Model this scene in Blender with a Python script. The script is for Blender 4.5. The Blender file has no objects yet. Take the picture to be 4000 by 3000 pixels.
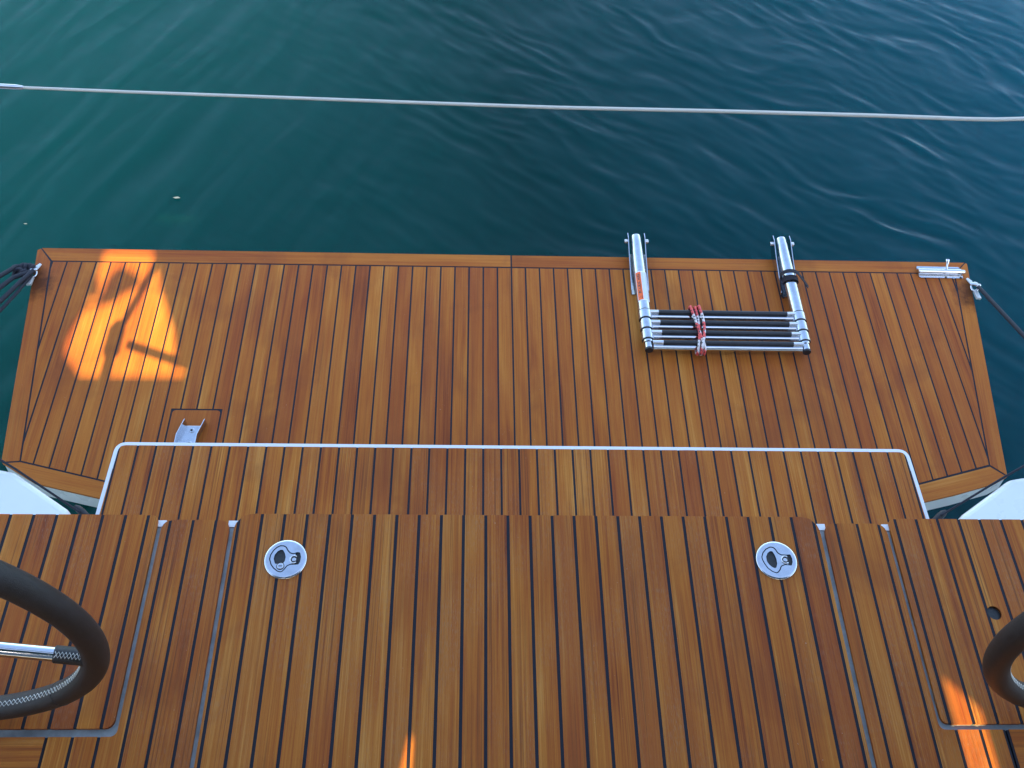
import bpy, bmesh, math, random
from mathutils import Vector, Matrix
from mathutils.geometry import tessellate_polygon
random.seed(7)
SC = bpy.context.scene
COL = SC.collection

# ------------------------------------------------------------------ camera
F_PX, PITCH, YAW, ROLL, CAM_H = 3750.0, 0.95677, -0.07575, 0.07389, 1.55933
def cam_axes():
    fw = Vector((0, math.cos(PITCH), -math.sin(PITCH))); up = Vector((0, math.sin(PITCH), math.cos(PITCH)))
    rt = Vector((1, 0, 0)); M = Matrix.Rotation(YAW, 3, 'Z')
    fw, up, rt = M @ fw, M @ up, M @ rt
    c, s = math.cos(ROLL), math.sin(ROLL)
    return c*rt + s*up, c*up - s*rt, fw
RT, UP, FW = cam_axes()
cd = bpy.data.cameras.new('camera'); cam = bpy.data.objects.new('camera', cd); COL.objects.link(cam)
mw = Matrix.Identity(4)
for i in range(3):
    mw[i][0], mw[i][1], mw[i][2] = RT[i], UP[i], -FW[i]
mw[2][3] = CAM_H
cam.matrix_world = mw
cd.sensor_width = 36; cd.lens = 36*F_PX/4000; cd.clip_start = 0.05; cd.clip_end = 4000
SC.camera = cam

def W(x, y, z):
    """survey: where the sight line through a photo pixel meets the level z (world x, y)"""
    d = FW + (x-2000)/F_PX*RT - (y-1500)/F_PX*UP
    t = (z-CAM_H)/d.z
    return (d.x*t, d.y*t)

# ------------------------------------------------------------------ light
SUN_D = Vector((-0.10, 1.0, -0.765)).normalized()      # the way the light travels
wd = bpy.data.worlds.new('World'); SC.world = wd; wd.use_nodes = True
nt = wd.node_tree; bg = nt.nodes['Background']
sky = nt.nodes.new('ShaderNodeTexSky'); sky.sky_type = 'NISHITA'; sky.sun_disc = False
sky.sun_elevation = math.asin(-SUN_D.z); sky.sun_rotation = math.radians(180-5.7)
sky.air_density = 1.0; sky.dust_density = 1.5; sky.ozone_density = 1.0
nt.links.new(sky.outputs[0], bg.inputs[0]); bg.inputs[1].default_value = 0.15
sd = bpy.data.lights.new('sun', 'SUN'); so = bpy.data.objects.new('sun', sd); COL.objects.link(so)
sd.energy = 4.8; sd.angle = math.radians(0.55); sd.color = (1.0, 0.76, 0.34)
so.rotation_euler = SUN_D.to_track_quat('-Z', 'Y').to_euler(); so.location = (0, -6, 6)
SC.view_settings.view_transform = 'Standard'; SC.view_settings.look = 'None'
SC.view_settings.gamma = 1; SC.view_settings.exposure = 2.2
SC.cycles.max_bounces = 8; SC.cycles.caustics_reflective = False; SC.cycles.caustics_refractive = False

# ------------------------------------------------------------------ materials
def new_mat(name):
    m = bpy.data.materials.new(name); m.use_nodes = True
    return m, m.node_tree, m.node_tree.nodes['Principled BSDF']
def N(t, kind, **kw):
    n = t.nodes.new(kind)
    for k, v in kw.items(): setattr(n, k, v)
    return n
def ramp(t, stops, interp='LINEAR'):
    r = N(t, 'ShaderNodeValToRGB'); cr = r.color_ramp; cr.interpolation = interp
    while len(cr.elements) < len(stops): cr.elements.new(0.5)
    for e, (p, c) in zip(cr.elements, stops):
        e.position = p; e.color = (*c, 1) if len(c) == 3 else c
    return r
def noise(t, vec, scale, detail=3, rough=.5, dist=0.):
    n = N(t, 'ShaderNodeTexNoise'); n.inputs['Scale'].default_value = scale; n.inputs['Detail'].default_value = detail
    n.inputs['Roughness'].default_value = rough; n.inputs['Distortion'].default_value = dist
    t.links.new(vec, n.inputs['Vector']); return n
def mapping(t, vec, scale=(1, 1, 1), rot=(0, 0, 0)):
    m = N(t, 'ShaderNodeMapping'); m.inputs['Scale'].default_value = scale; m.inputs['Rotation'].default_value = rot
    t.links.new(vec, m.inputs['Vector']); return m.outputs[0]
def math_n(t, op, a, b=None, clamp=False):
    m = N(t, 'ShaderNodeMath', operation=op); m.use_clamp = clamp
    for i, v in enumerate((a, b)):
        if v is None: continue
        if isinstance(v, (int, float)): m.inputs[i].default_value = v
        else: t.links.new(v, m.inputs[i])
    return m.outputs[0]
def mixc(t, fac, a, b, mode='MIX'):
    m = N(t, 'ShaderNodeMix', data_type='RGBA', blend_type=mode)
    for s, v in ((0, fac), (6, a), (7, b)):
        if isinstance(v, (int, float)): m.inputs[s].default_value = v
        elif isinstance(v, tuple): m.inputs[s].default_value = (*v, 1)
        else: t.links.new(v, m.inputs[s])
    return m.outputs[2]

def wood_material(name, weather=0.3, stains=()):
    """teak: UV runs in metres (u along the plank, v across), attribute 'plank' carries a random tone and shift"""
    m, t, b = new_mat(name)
    uv = N(t, 'ShaderNodeUVMap').outputs[0]
    at = N(t, 'ShaderNodeAttribute'); at.attribute_name = 'plank'
    sep = N(t, 'ShaderNodeSeparateColor'); t.links.new(at.outputs['Color'], sep.inputs[0])
    tone, warm = sep.outputs[0], sep.outputs[1]
    big = noise(t, mapping(t, uv, (2.2, 17, 1)), 1.0, 3, .55, .5).outputs[0]
    mid = noise(t, mapping(t, uv, (2.2, 140, 1)), 1.0, 4, .6, .4).outputs[0]
    fine = noise(t, mapping(t, uv, (5, 480, 1)), 1.0, 3, .65).outputs[0]
    pore = noise(t, mapping(t, uv, (90, 1500, 1)), 1.0, 2, .6).outputs[0]
    # tone value for the colour ramp
    v = math_n(t, 'MULTIPLY', tone, .36)
    v = math_n(t, 'ADD', v, math_n(t, 'MULTIPLY', math_n(t, 'SUBTRACT', big, .5), 1.25))
    v = math_n(t, 'ADD', v, math_n(t, 'MULTIPLY', math_n(t, 'SUBTRACT', mid, .5), .6+.6*weather))
    v = math_n(t, 'ADD', v, math_n(t, 'MULTIPLY', math_n(t, 'SUBTRACT', fine, .5), .5+.7*weather))
    v = math_n(t, 'ADD', v, .34+.07*weather, True)
    r = ramp(t, [(0.0, (.150, .028, .007)), (.25, (.285, .064, .010)), (.5, (.385, .104, .013)), (.75, (.455, .145, .018)), (1.0, (.560, .225, .042))])
    t.links.new(v, r.inputs[0]); col = r.outputs[0]
    # reddish planks
    col = mixc(t, math_n(t, 'MULTIPLY', warm, .45), col, (.27, .052, .012))
    # weathered grey-brown dust in the open grain
    wmask = ramp(t, [(.5, (0, 0, 0)), (.72, (1, 1, 1))]); t.links.new(pore, wmask.inputs[0])
    wbig = ramp(t, [(.42, (0, 0, 0)), (.75, (1, 1, 1))]); t.links.new(noise(t, mapping(t, uv, (5, 9, 1)), 1, 2).outputs[0], wbig.inputs[0])
    wm = math_n(t, 'MULTIPLY', math_n(t, 'MULTIPLY', wmask.outputs[0], wbig.outputs[0]), weather)
    col = mixc(t, wm, col, (.27, .20, .13))
    dk = ramp(t, [(.28, (1, 1, 1)), (.40, (0, 0, 0))]); t.links.new(pore, dk.inputs[0])
    col = mixc(t, math_n(t, 'MULTIPLY', dk.outputs[0], .35), col, (.07, .03, .012))
    stv = noise(t, mapping(t, uv, (1.8, 290, 1)), 1, 3, .6).outputs[0]; stk = ramp(t, [(.53, (0, 0, 0)), (.62, (1, 1, 1))]); t.links.new(stv, stk.inputs[0])
    sta = ramp(t, [(.40, (0, 0, 0)), (.60, (1, 1, 1))]); t.links.new(noise(t, mapping(t, uv, (3, 16, 1)), 1, 2).outputs[0], sta.inputs[0])
    col = mixc(t, math_n(t, 'MULTIPLY', math_n(t, 'MULTIPLY', stk.outputs[0], sta.outputs[0]), .25+.5*weather), col, (.14, .045, .014))
    gp = N(t, 'ShaderNodeNewGeometry').outputs['Position']
    bl = ramp(t, [(.53, (0, 0, 0)), (.70, (1, 1, 1))]); t.links.new(noise(t, mapping(t, gp, (4.5, 3.2, 4)), 1, 4, .6, .6).outputs[0], bl.inputs[0])
    col = mixc(t, math_n(t, 'MULTIPLY', bl.outputs[0], .5), col, (.20, .048, .012))
    # salt specks and pale scuffs
    sp = noise(t, mapping(t, uv, (300, 420, 1)), 1, 1).outputs[0]; spr = ramp(t, [(.765, (0, 0, 0)), (.80, (1, 1, 1))]); t.links.new(sp, spr.inputs[0])
    sg = noise(t, mapping(t, uv, (14, 14, 1)), 1, 2).outputs[0]; sgr = ramp(t, [(.5, (0, 0, 0)), (.62, (1, 1, 1))]); t.links.new(sg, sgr.inputs[0])
    col = mixc(t, math_n(t, 'MULTIPLY', math_n(t, 'MULTIPLY', spr.outputs[0], sgr.outputs[0]), .7), col, (.55, .45, .36))
    if stains:
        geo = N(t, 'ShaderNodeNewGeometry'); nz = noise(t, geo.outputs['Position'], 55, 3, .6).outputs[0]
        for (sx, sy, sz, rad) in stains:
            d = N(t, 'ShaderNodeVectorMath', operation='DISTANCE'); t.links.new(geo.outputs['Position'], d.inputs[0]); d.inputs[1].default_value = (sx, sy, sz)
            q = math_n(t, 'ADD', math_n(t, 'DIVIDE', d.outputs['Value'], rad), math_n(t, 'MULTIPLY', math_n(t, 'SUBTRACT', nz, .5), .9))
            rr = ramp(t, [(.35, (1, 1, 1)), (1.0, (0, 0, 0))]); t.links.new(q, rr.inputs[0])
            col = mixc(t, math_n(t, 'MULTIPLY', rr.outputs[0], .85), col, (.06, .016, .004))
    t.links.new(col, b.inputs['Base Color'])
    rg = math_n(t, 'ADD', .42, math_n(t, 'MULTIPLY', fine, .22)); t.links.new(rg, b.inputs['Roughness'])
    b.inputs['Specular IOR Level'].default_value = .17
    bp = N(t, 'ShaderNodeBump'); bp.inputs['Strength'].default_value = .35; bp.inputs['Distance'].default_value = .0006
    hh = math_n(t, 'ADD', math_n(t, 'MULTIPLY', fine, .8), math_n(t, 'MULTIPLY', pore, .4)); t.links.new(hh, bp.inputs['Height']); t.links.new(bp.outputs[0], b.inputs['Normal'])
    return m

def plain(name, col, rough=.5, metal=0., spec=.5, vary=.0, nscale=40, bump=0., bscale=300, coat=0.):
    m, t, b = new_mat(name)
    b.inputs['Roughness'].default_value = rough; b.inputs['Metallic'].default_value = metal
    b.inputs['Specular IOR Level'].default_value = spec; b.inputs['Coat Weight'].default_value = coat
    tc = N(t, 'ShaderNodeTexCoord').outputs['Object']
    n = noise(t, tc, nscale, 4, .6).outputs[0]
    lo = tuple(max(0, c*(1-vary)) for c in col); hi = tuple(min(1, c*(1+vary)) for c in col)
    r = ramp(t, [(.3, lo), (.7, hi)]); t.links.new(n, r.inputs[0]); t.links.new(r.outputs[0], b.inputs['Base Color'])
    rg = math_n(t, 'ADD', rough-.04, math_n(t, 'MULTIPLY', n, .08)); t.links.new(rg, b.inputs['Roughness'])
    if bump:
        n2 = noise(t, tc, bscale, 3, .6).outputs[0]
        bp = N(t, 'ShaderNodeBump'); bp.inputs['Strength'].default_value = bump; bp.inputs['Distance'].default_value = .001
        t.links.new(n2, bp.inputs['Height']); t.links.new(bp.outputs[0], b.inputs['Normal'])
    return m

SH_L = (*W(135, 1085, -.4856), -.4856); SH_R = (*W(3800, 1140, -.4856), -.4856)
TEAK = wood_material('teak', .75)
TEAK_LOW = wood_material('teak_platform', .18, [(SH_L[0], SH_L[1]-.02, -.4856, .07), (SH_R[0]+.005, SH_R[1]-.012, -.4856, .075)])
CAULK = plain('black_caulk', (.008, .008, .013), .55, spec=.28, vary=.25)
GEL = plain('white_gelcoat', (.80, .80, .78), .28, vary=.015, nscale=12, coat=.3)
GUT = plain('gutter_shade_grey', (.26, .28, .265), .5, vary=.3, nscale=30)  # white gelcoat coloured grey, the shade of the gutters painted in
STEEL = plain('polished_steel', (.62, .63, .65), .13, 1.0, vary=.06, nscale=90)
STEELB = plain('brushed_steel', (.56, .58, .61), .24, 1.0, vary=.1, nscale=50, bump=.02, bscale=200)
SATIN = plain('satin_steel', (.72, .72, .70), .5, .6, vary=.1)
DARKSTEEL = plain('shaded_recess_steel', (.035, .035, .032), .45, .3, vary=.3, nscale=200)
RUBBER = plain('black_rubber', (.014, .015, .018), .5, vary=.3, nscale=60, bump=.3, bscale=900)
LEATHER = plain('black_leather', (.026, .022, .022), .46, vary=.35, nscale=60, bump=.9, bscale=750)
THREAD = plain('pale_thread', (.80, .76, .68), .7, vary=.2)
CORD = plain('black_cord', (.012, .013, .022), .75, vary=.5, nscale=500, bump=.6, bscale=700)
SCREEN_CLOTH = plain('screen_cloth', (.16, .17, .20), .85, vary=.15, nscale=20, bump=.3)  # cloth of the added sun blocker behind the camera
LABELW = plain('label_white', (.78, .80, .82), .4)
LABELO = plain('label_orange', (.90, .13, .012), .4)
INK = plain('ink', (.03, .025, .03), .5)
INKG = plain('faint_ink', (.38, .42, .50), .5)
VEL = plain('hook_strap', (.018, .014, .018), .85, vary=.4, nscale=600, bump=.8, bscale=900)
LEAFM = plain('dry_leaf', (.55, .5, .3), .7)
YEL = plain('yellow_speck', (.7, .65, .05), .5)

def wire_material():
    m, t, b = new_mat('braided_wire')
    tc = N(t, 'ShaderNodeTexCoord').outputs['Object']
    w = N(t, 'ShaderNodeTexWave', wave_type='BANDS', bands_direction='DIAGONAL'); w.inputs['Scale'].default_value = 190; w.inputs['Distortion'].default_value = .3
    t.links.new(tc, w.inputs[0])
    r = ramp(t, [(.15, (.42, .40, .35)), (.6, (.90, .86, .74))]); t.links.new(w.outputs[0], r.inputs[0]); t.links.new(r.outputs[0], b.inputs['Base Color'])
    b.inputs['Roughness'].default_value = .5; b.inputs['Metallic'].default_value = .0
    bp = N(t, 'ShaderNodeBump'); bp.inputs['Strength'].default_value = .8; bp.inputs['Distance'].default_value = .001
    t.links.new(w.outputs[0], bp.inputs['Height']); t.links.new(bp.outputs[0], b.inputs['Normal'])
    return m
WIRE = wire_material()

def redcord_material():
    """UV: u = metres along, v = turn. red and white lengths with black flecks"""
    m, t, b = new_mat('red_white_cord')
    uv = N(t, 'ShaderNodeUVMap').outputs[0]
    n = noise(t, mapping(t, uv, (26, .5, 1)), 1, 1).outputs[0]
    r = ramp(t, [(.47, (.80, .10, .085)), (.50, (.74, .66, .62))], 'LINEAR'); t.links.new(n, r.inputs[0])
    v = N(t, 'ShaderNodeTexVoronoi'); v.inputs['Scale'].default_value = 1; v.inputs['Randomness'].default_value = .25
    t.links.new(mapping(t, uv, (95, 3, 1)), v.inputs['Vector'])
    k = ramp(t, [(.26, (1, 1, 1)), (.32, (0, 0, 0))]); t.links.new(v.outputs['Distance'], k.inputs[0])
    c = mixc(t, k.outputs[0], r.outputs[0], (.02, .015, .03)); t.links.new(c, b.inputs['Base Color'])
    b.inputs['Roughness'].default_value = .7
    return m
REDCORD = redcord_material()

def water_material():
    m, t, b = new_mat('sea_water')
    tc = N(t, 'ShaderNodeTexCoord').outputs['Object']
    # greener to bluer water, with the boat's shade painted in as a darker middle
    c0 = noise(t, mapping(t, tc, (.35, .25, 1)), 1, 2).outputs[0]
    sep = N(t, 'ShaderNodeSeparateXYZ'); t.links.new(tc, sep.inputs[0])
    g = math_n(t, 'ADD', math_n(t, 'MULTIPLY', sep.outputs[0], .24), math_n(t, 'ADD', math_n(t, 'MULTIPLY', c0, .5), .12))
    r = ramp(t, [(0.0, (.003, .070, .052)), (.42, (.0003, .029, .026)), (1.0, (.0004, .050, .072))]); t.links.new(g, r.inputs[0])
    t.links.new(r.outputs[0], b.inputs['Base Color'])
    b.inputs['Roughness'].default_value = .10; b.inputs['IOR'].default_value = 1.333; b.inputs['Specular IOR Level'].default_value = .22
    b.inputs['Subsurface Weight'].default_value = 1.0
    b.inputs['Subsurface Radius'].default_value = (.25, .8, .7); b.inputs['Subsurface Scale'].default_value = .8
    return m
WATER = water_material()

# ------------------------------------------------------------------ mesh helpers
class MB:
    def __init__(s): s.v = []; s.f = []; s.uv = []; s.pl = []; s.sm = []
    def add(s, verts, faces, uvs=None, plank=(0, 0, 0), smooth=False):
        o = len(s.v); s.v += [tuple(v) for v in verts]
        for i, f in enumerate(faces):
            s.f.append(tuple(o+k for k in f)); s.uv.append(uvs[i] if uvs else None); s.pl.append(plank); s.sm.append(smooth)
        return s
    def prism(s, poly, z0, z1, holes=(), uvf=None, plank=(0, 0, 0), bottom=True):
        """poly [(x,y)...] raised from z0 to z1, holes cut right through"""
        loops = [list(poly)] + [list(h) for h in holes]
        def area(l): return sum(a[0]*b[1]-b[0]*a[1] for a, b in zip(l, l[1:]+l[:1]))
        loops = [l if (area(l) > 0) == (i == 0) else l[::-1] for i, l in enumerate(loops)]
        tess = tessellate_polygon([[Vector((x, y, 0)) for x, y in l] for l in loops])
        flat = [q for l in loops for q in l]; n = len(flat)
        V = [(x, y, z1) for x, y in flat] + [(x, y, z0) for x, y in flat]; Fs = []
        if len(loops) == 1 and n <= 4: Fs.append(tuple(range(n)))
        else:
            for a, b, c in tess:
                A, B, C = flat[a], flat[b], flat[c]
                cr = (B[0]-A[0])*(C[1]-A[1])-(B[1]-A[1])*(C[0]-A[0])
                if abs(cr) < 1e-12: continue
                Fs.append((a, b, c) if cr > 0 else (a, c, b))
        if bottom: Fs += [tuple(n+k for k in reversed(f)) for f in Fs]
        o = 0
        for l in loops:
            k = len(l)
            for i in range(k):
                j = (i+1) % k; Fs.append((o+i, n+o+i, n+o+j, o+j))
            o += k
        uvs = None
        if uvf: uvs = [[uvf(V[k]) for k in f] for f in Fs]
        return s.add(V, Fs, uvs, plank)
    def box(s, x0, x1, y0, y1, z0, z1): return s.prism([(x0, y0), (x1, y0), (x1, y1), (x0, y1)], z0, z1)
    def tube(s, pts, r, seg=12, caps=True, closed=False, uv=False, flat=1.0):
        pts = [Vector(p) for p in pts]; n = len(pts); rs = r if isinstance(r, (list, tuple)) else [r]*n
        V = []; Fs = []; U = []; up = None; L = [0]
        for i in range(1, n): L.append(L[-1]+(pts[i]-pts[i-1]).length)
        for i, pnt in enumerate(pts):
            if closed: d = pts[(i+1) % n]-pts[i-1]
            else: d = pts[min(i+1, n-1)]-pts[max(i-1, 0)]
            d.normalize()
            if up is None:
                up = Vector((0, 0, 1)) if abs(d.z) < .9 else Vector((1, 0, 0))
            up = (up-d*up.dot(d)).normalized(); sd_ = d.cross(up)
            for k in range(seg):
                a = 2*math.pi*k/seg; V.append(pnt+(up*math.cos(a)*flat+sd_*math.sin(a))*rs[i])
        m = n if closed else n-1
        for i in range(m):
            j = (i+1) % n
            for k in range(seg):
                l = (k+1) % seg; Fs.append((i*seg+k, i*seg+l, j*seg+l, j*seg+k))
                U.append([(L[i], k/seg), (L[i], (k+1)/seg), (L[i+1] if i+1 < n else L[i]+.01, (k+1)/seg), (L[i+1] if i+1 < n else L[i]+.01, k/seg)])
        s.add(V, Fs, U if uv else None, smooth=True)
        if caps and not closed:
            s.add(V[:seg], [tuple(reversed(range(seg)))]); s.add(V[-seg:], [tuple(range(seg))])
        return s
    def cyl(s, a, b, r, seg=20, bev=0.):
        a = Vector(a); b = Vector(b); d = (b-a).normalized()
        if bev: return s.tube([a, a+d*bev*.3, a+d*bev, a+d*bev*1.5, b-d*bev*1.5, b-d*bev, b-d*bev*.3, b], [max(r-bev, 1e-4), max(r-bev*.3, 1e-4), r, r, r, r, max(r-bev*.3, 1e-4), max(r-bev, 1e-4)], seg)
        return s.tube([a, b], r, seg)
    def ball(s, c, r, seg=12, sc=(1, 1, 1)):
        V = []; Fs = []; n = seg//2
        for i in range(n+1):
            th = math.pi*i/n
            for k in range(seg):
                a = 2*math.pi*k/seg
                V.append((c[0]+r*sc[0]*math.sin(th)*math.cos(a), c[1]+r*sc[1]*math.sin(th)*math.sin(a), c[2]+r*sc[2]*math.cos(th)))
        for i in range(n):
            for k in range(seg):
                l = (k+1) % seg; Fs.append((i*seg+k, (i+1)*seg+k, (i+1)*seg+l, i*seg+l))
        return s.add(V, Fs, smooth=True)
    def build(s, name, mat, parent=None):
        me = bpy.data.meshes.new(name); me.from_pydata(s.v, [], s.f); me.materials.append(mat)
        if any(u for u in s.uv):
            ul = me.uv_layers.new(name='UVMap'); i = 0
            for f, u in zip(s.f, s.uv):
                for k in range(len(f)):
                    ul.data[i].uv = u[k] if u else (0, 0); i += 1
            ca = me.color_attributes.new('plank', 'FLOAT_COLOR', 'CORNER'); i = 0
            for f, c in zip(s.f, s.pl):
                for k in range(len(f)): ca.data[i].color = (*c, 1); i += 1
        me.polygons.foreach_set('use_smooth', s.sm); me.update()
        o = bpy.data.objects.new(name, me); COL.objects.link(o)
        if parent: o.parent = parent
        return o
def bevel(o, w, seg=2, ang=35):
    m = o.modifiers.new('bevel', 'BEVEL'); m.width = w; m.segments = seg; m.limit_method = 'ANGLE'; m.angle_limit = math.radians(ang)
    return o
def tag(o, label=None, cat=None, group=None, kind=None):
    if label: o['label'] = label
    if cat: o['category'] = cat
    if group: o['group'] = group
    if kind: o['kind'] = kind
    return o
def thing(name, label, cat, group=None):
    return tag(bpy.data.objects.new(name, None), label, cat, group)
def root(name, loc, label, cat, group=None):
    o = thing(name, label, cat, group); COL.objects.link(o); o.location = loc; o.empty_display_size = .05
    return o
def under(r, o):
    """parent keeping world place"""
    o.parent = r; o.matrix_parent_inverse = Matrix.Translation(-Vector(r.location)); return o

def rounded(pts, rad, seg=6):
    """pts [(x,y)], rad one radius or one per corner"""
    out = []; n = len(pts); rad = rad if isinstance(rad, (list, tuple)) else [rad]*n
    for i in range(n):
        p0 = Vector(pts[i-1]); p1 = Vector(pts[i]); p2 = Vector(pts[(i+1) % n]); r = rad[i]
        if r <= 0: out.append(tuple(p1)); continue
        a = (p0-p1).normalized(); b = (p2-p1).normalized(); ang = a.angle(b); tl = min(r/math.tan(ang/2), (p0-p1).length*.45, (p2-p1).length*.45)
        A = p1+a*tl; B = p1+b*tl
        for k in range(seg+1):
            u = k/seg; q = A*(1-u)**2+p1*2*u*(1-u)+B*u*u; out.append((q.x, q.y))
    return out
def clip(poly, axis, val, keep_ge):
    out = []; n = len(poly)
    for i in range(n):
        a, b = poly[i], poly[(i+1) % n]; fa = (a[axis]-val)*(1 if keep_ge else -1); fb = (b[axis]-val)*(1 if keep_ge else -1)
        if fa >= 0: out.append(a)
        if (fa >= 0) != (fb >= 0):
            u = fa/(fa-fb); out.append((a[0]+(b[0]-a[0])*u, a[1]+(b[1]-a[1])*u))
    res = []
    for q in out:
        if not res or abs(q[0]-res[-1][0])+abs(q[1]-res[-1][1]) > 1e-7: res.append(q)
    if len(res) > 1 and abs(res[0][0]-res[-1][0])+abs(res[0][1]-res[-1][1]) < 1e-7: res.pop()
    return res
def tone_of(seed, key):
    rr = random.Random(seed*1009+key*31+5); return (rr.betavariate(2, 2), max(0, rr.random()*1.9-1.0), rr.random())
def uv_y(off):
    return lambda v: (v[1]+off*37.1+v[2], v[0]+off*11.3)
def uv_dir(dx, dy, off):
    return lambda v: (v[0]*dx+v[1]*dy+off*37.1, -v[0]*dy+v[1]*dx+off*11.3+v[2])
def planks(mb, poly, seam0, pitch, gap, z, thick, seed):
    xs = [q[0] for q in poly]; i0 = math.floor((min(xs)-seam0)/pitch)-1; i1 = math.ceil((max(xs)-seam0)/pitch)+1
    for i in range(i0, i1):
        a = seam0+pitch*i+gap/2; b = seam0+pitch*(i+1)-gap/2
        q = clip(clip(poly, 0, a, True), 0, b, False)
        if len(q) < 3: continue
        ar = abs(sum(u[0]*w[1]-w[0]*u[1] for u, w in zip(q, q[1:]+q[:1])))/2
        if ar < 2e-5: continue
        tn = tone_of(seed, i)
        mb.prism(q, z-thick, z, uvf=uv_y(tn[2]+i*.013), plank=tn)
def board(mb, poly, z, thick, d, seed, tone=None):
    tn = tone_of(seed, 400); tn = (tone if tone is not None else tn[0], tn[1], tn[2])
    L = math.hypot(*d); mb.prism(poly, z-thick, z, uvf=uv_dir(d[0]/L, d[1]/L, tn[2]), plank=tn)
def inset(poly, d):
    """shrink a simple polygon"""
    n = len(poly); ar = sum(a[0]*b[1]-b[0]*a[1] for a, b in zip(poly, poly[1:]+poly[:1])); sg = 1 if ar > 0 else -1
    out = []
    for i in range(n):
        p0, p1, p2 = Vector(poly[i-1]), Vector(poly[i]), Vector(poly[(i+1) % n])
        a = (p1-p0).normalized(); b = (p2-p1).normalized(); na = Vector((-a.y, a.x))*sg; nb = Vector((-b.y, b.x))*sg
        m = na+nb; m = m/max(.35, m.dot(na)) if m.length > 1e-6 else na
        out.append((p1.x+m.x*d, p1.y+m.y*d))
    return out

GRID = .0713; P = .04
# ------------------------------------------------------------------ sea
def ripple(x, y):
    """small wind ripples running diagonally, steeper to the right"""
    k = min(1, max(0, (x+1.1)/1.4)); k = k*k*(3-2*k)
    n = 0
    from mathutils import noise as mn
    # crest direction: from far left to near right
    cx, cy = math.cos(math.radians(-38)), math.sin(math.radians(-38))
    u = x*cx+y*cy; v = -x*cy+y*cx
    wob = mn.noise((u*1.6, v*2.6, 1.2))*.12+mn.noise((u*4.0, v*6, 4.2))*.035
    s1 = 1-abs(mn.noise((u*3.6, (v+wob)*11.5, .3)))*2.2; s2 = 1-abs(mn.noise((u*7+3, (v+wob)*21, 7.3)))*2
    m1 = .5+.5*mn.noise((u*1.3+7, v*2.2, 3.1))*1.6; m1 = max(.1, m1)
    s3 = mn.noise((u*4.6, (v+wob*1.5)*15, 11.3)); s4 = mn.noise((u*8, (v+wob*.5)*30, 5.5))
    h = (.0034*s1+.0018*s2)*m1+.0032*s3+.0015*s4
    h += .0040*mn.noise((x*1.9+y*.6, y*2.2, 9.0))
    # calmer water at the left: soft crests leaning the other way
    ca, sa = math.cos(math.radians(66)), math.sin(math.radians(66))
    p = x*ca+y*sa; q = -x*sa+y*ca; wq = mn.noise((p*1.4, q*3, 6.6))*.08
    l1 = mn.noise((p*2.2, (q+wq)*10, 2.5)); l2 = mn.noise((p*4, (q+wq)*21, 8.5)); l3 = 1-abs(mn.noise((p*1.6+2, (q-wq)*6, 12.5)))*2
    calm = .0040*l1+.0018*l2+.0024*l3+.0030*mn.noise((x*2.2, y*1.6, 2.5))
    return h*(.22+.78*k)+calm*(1.0-.65*k)
def make_water():
    V = []; Fs = []; x0, x1, y0, y1, st = -2.9, 3.5, .6, 4.9, .0085
    nx = int((x1-x0)/st); ny = int((y1-y0)/st)
    for j in range(ny+1):
        y = y0+(y1-y0)*j/ny
        for i in range(nx+1):
            x = x0+(x1-x0)*i/nx
            e = min(1, min(x-x0, x1-x, y-y0, y1-y)/.3)
            V.append((x, y, ripple(x, y)*e))
    for j in range(ny):
        for i in range(nx):
            a = j*(nx+1)+i; Fs.append((a, a+1, a+nx+2, a+nx+1))
    o = len(V); B = 600
    # the rest of the sea to the horizon, same mesh
    V += [(-B, -B, 0), (B, -B, 0), (B, B, 0), (-B, B, 0), (x0, y0, 0), (x1, y0, 0), (x1, y1, 0), (x0, y1, 0)]
    for k in range(4):
        l = (k+1) % 4; Fs.append((o+k, o+l, o+4+l, o+4+k))
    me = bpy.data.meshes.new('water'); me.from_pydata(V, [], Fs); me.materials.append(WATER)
    me.polygons.foreach_set('use_smooth', [True]*len(Fs)); me.update()
    w = bpy.data.objects.new('water', me); COL.objects.link(w); w.location = (0, 0, -.85)
    w['kind'] = 'structure'; w['label'] = 'dark teal rippled sea water behind the boat'
make_water()

# ------------------------------------------------------------------ boat body
boat = root('sailing_boat', (.11, 0, -.85), 'white hull and open teak cockpit floor of the sailing boat, around the three hatches', 'boat')
def bpart(mb, name, mat): return under(boat, mb.build(name, mat))
LID_Y0, LID_L, LID_R = .430, -.5505, .7715
TOPY = .8015
# side hull below the deck, and the teak's gelcoat tray, its gutter shade put in as grey
hull = MB(); hull.prism([(-1.75, -4.2), (1.97, -4.2), (1.97, .74), (-1.75, .74)], -1.6, -.035)
bevel(bpart(hull, 'hull', GEL), .02)
tray = MB(); tray.prism([(-1.73, -1.3), (1.95, -1.3), (1.95, .780), (-1.73, .780)], -.034, -.0060)
bpart(tray, 'deck_tray', GUT)
for xa, xb in ((-.556, -.537), (-.4275, -.411), (.636, .653), (.759, .777)):
    bpart(MB().prism([(xa, .781), (xb, .781), (xb, .7935), (xa, .7935)], -.030, -.0046), 'tray_nosing', GEL)
def quarter(mir):
    f = (lambda x: .2275-x) if mir else (lambda x: x)
    q = [(f(-2.0), .70), (f(-.800), .70), (f(-.800), .914), (f(-.935), 1.003), (f(-.965), 1.009), (f(-2.0), 1.011)]
    mb = MB().prism(rounded(q, [0, 0, 0, .03, .03, 0]), -.46, -.20); return mb
bevel(bpart(quarter(False), 'hull_quarter', GEL), .012, 3)
bevel(bpart(quarter(True), 'hull_quarter', GEL), .012, 3)

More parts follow.
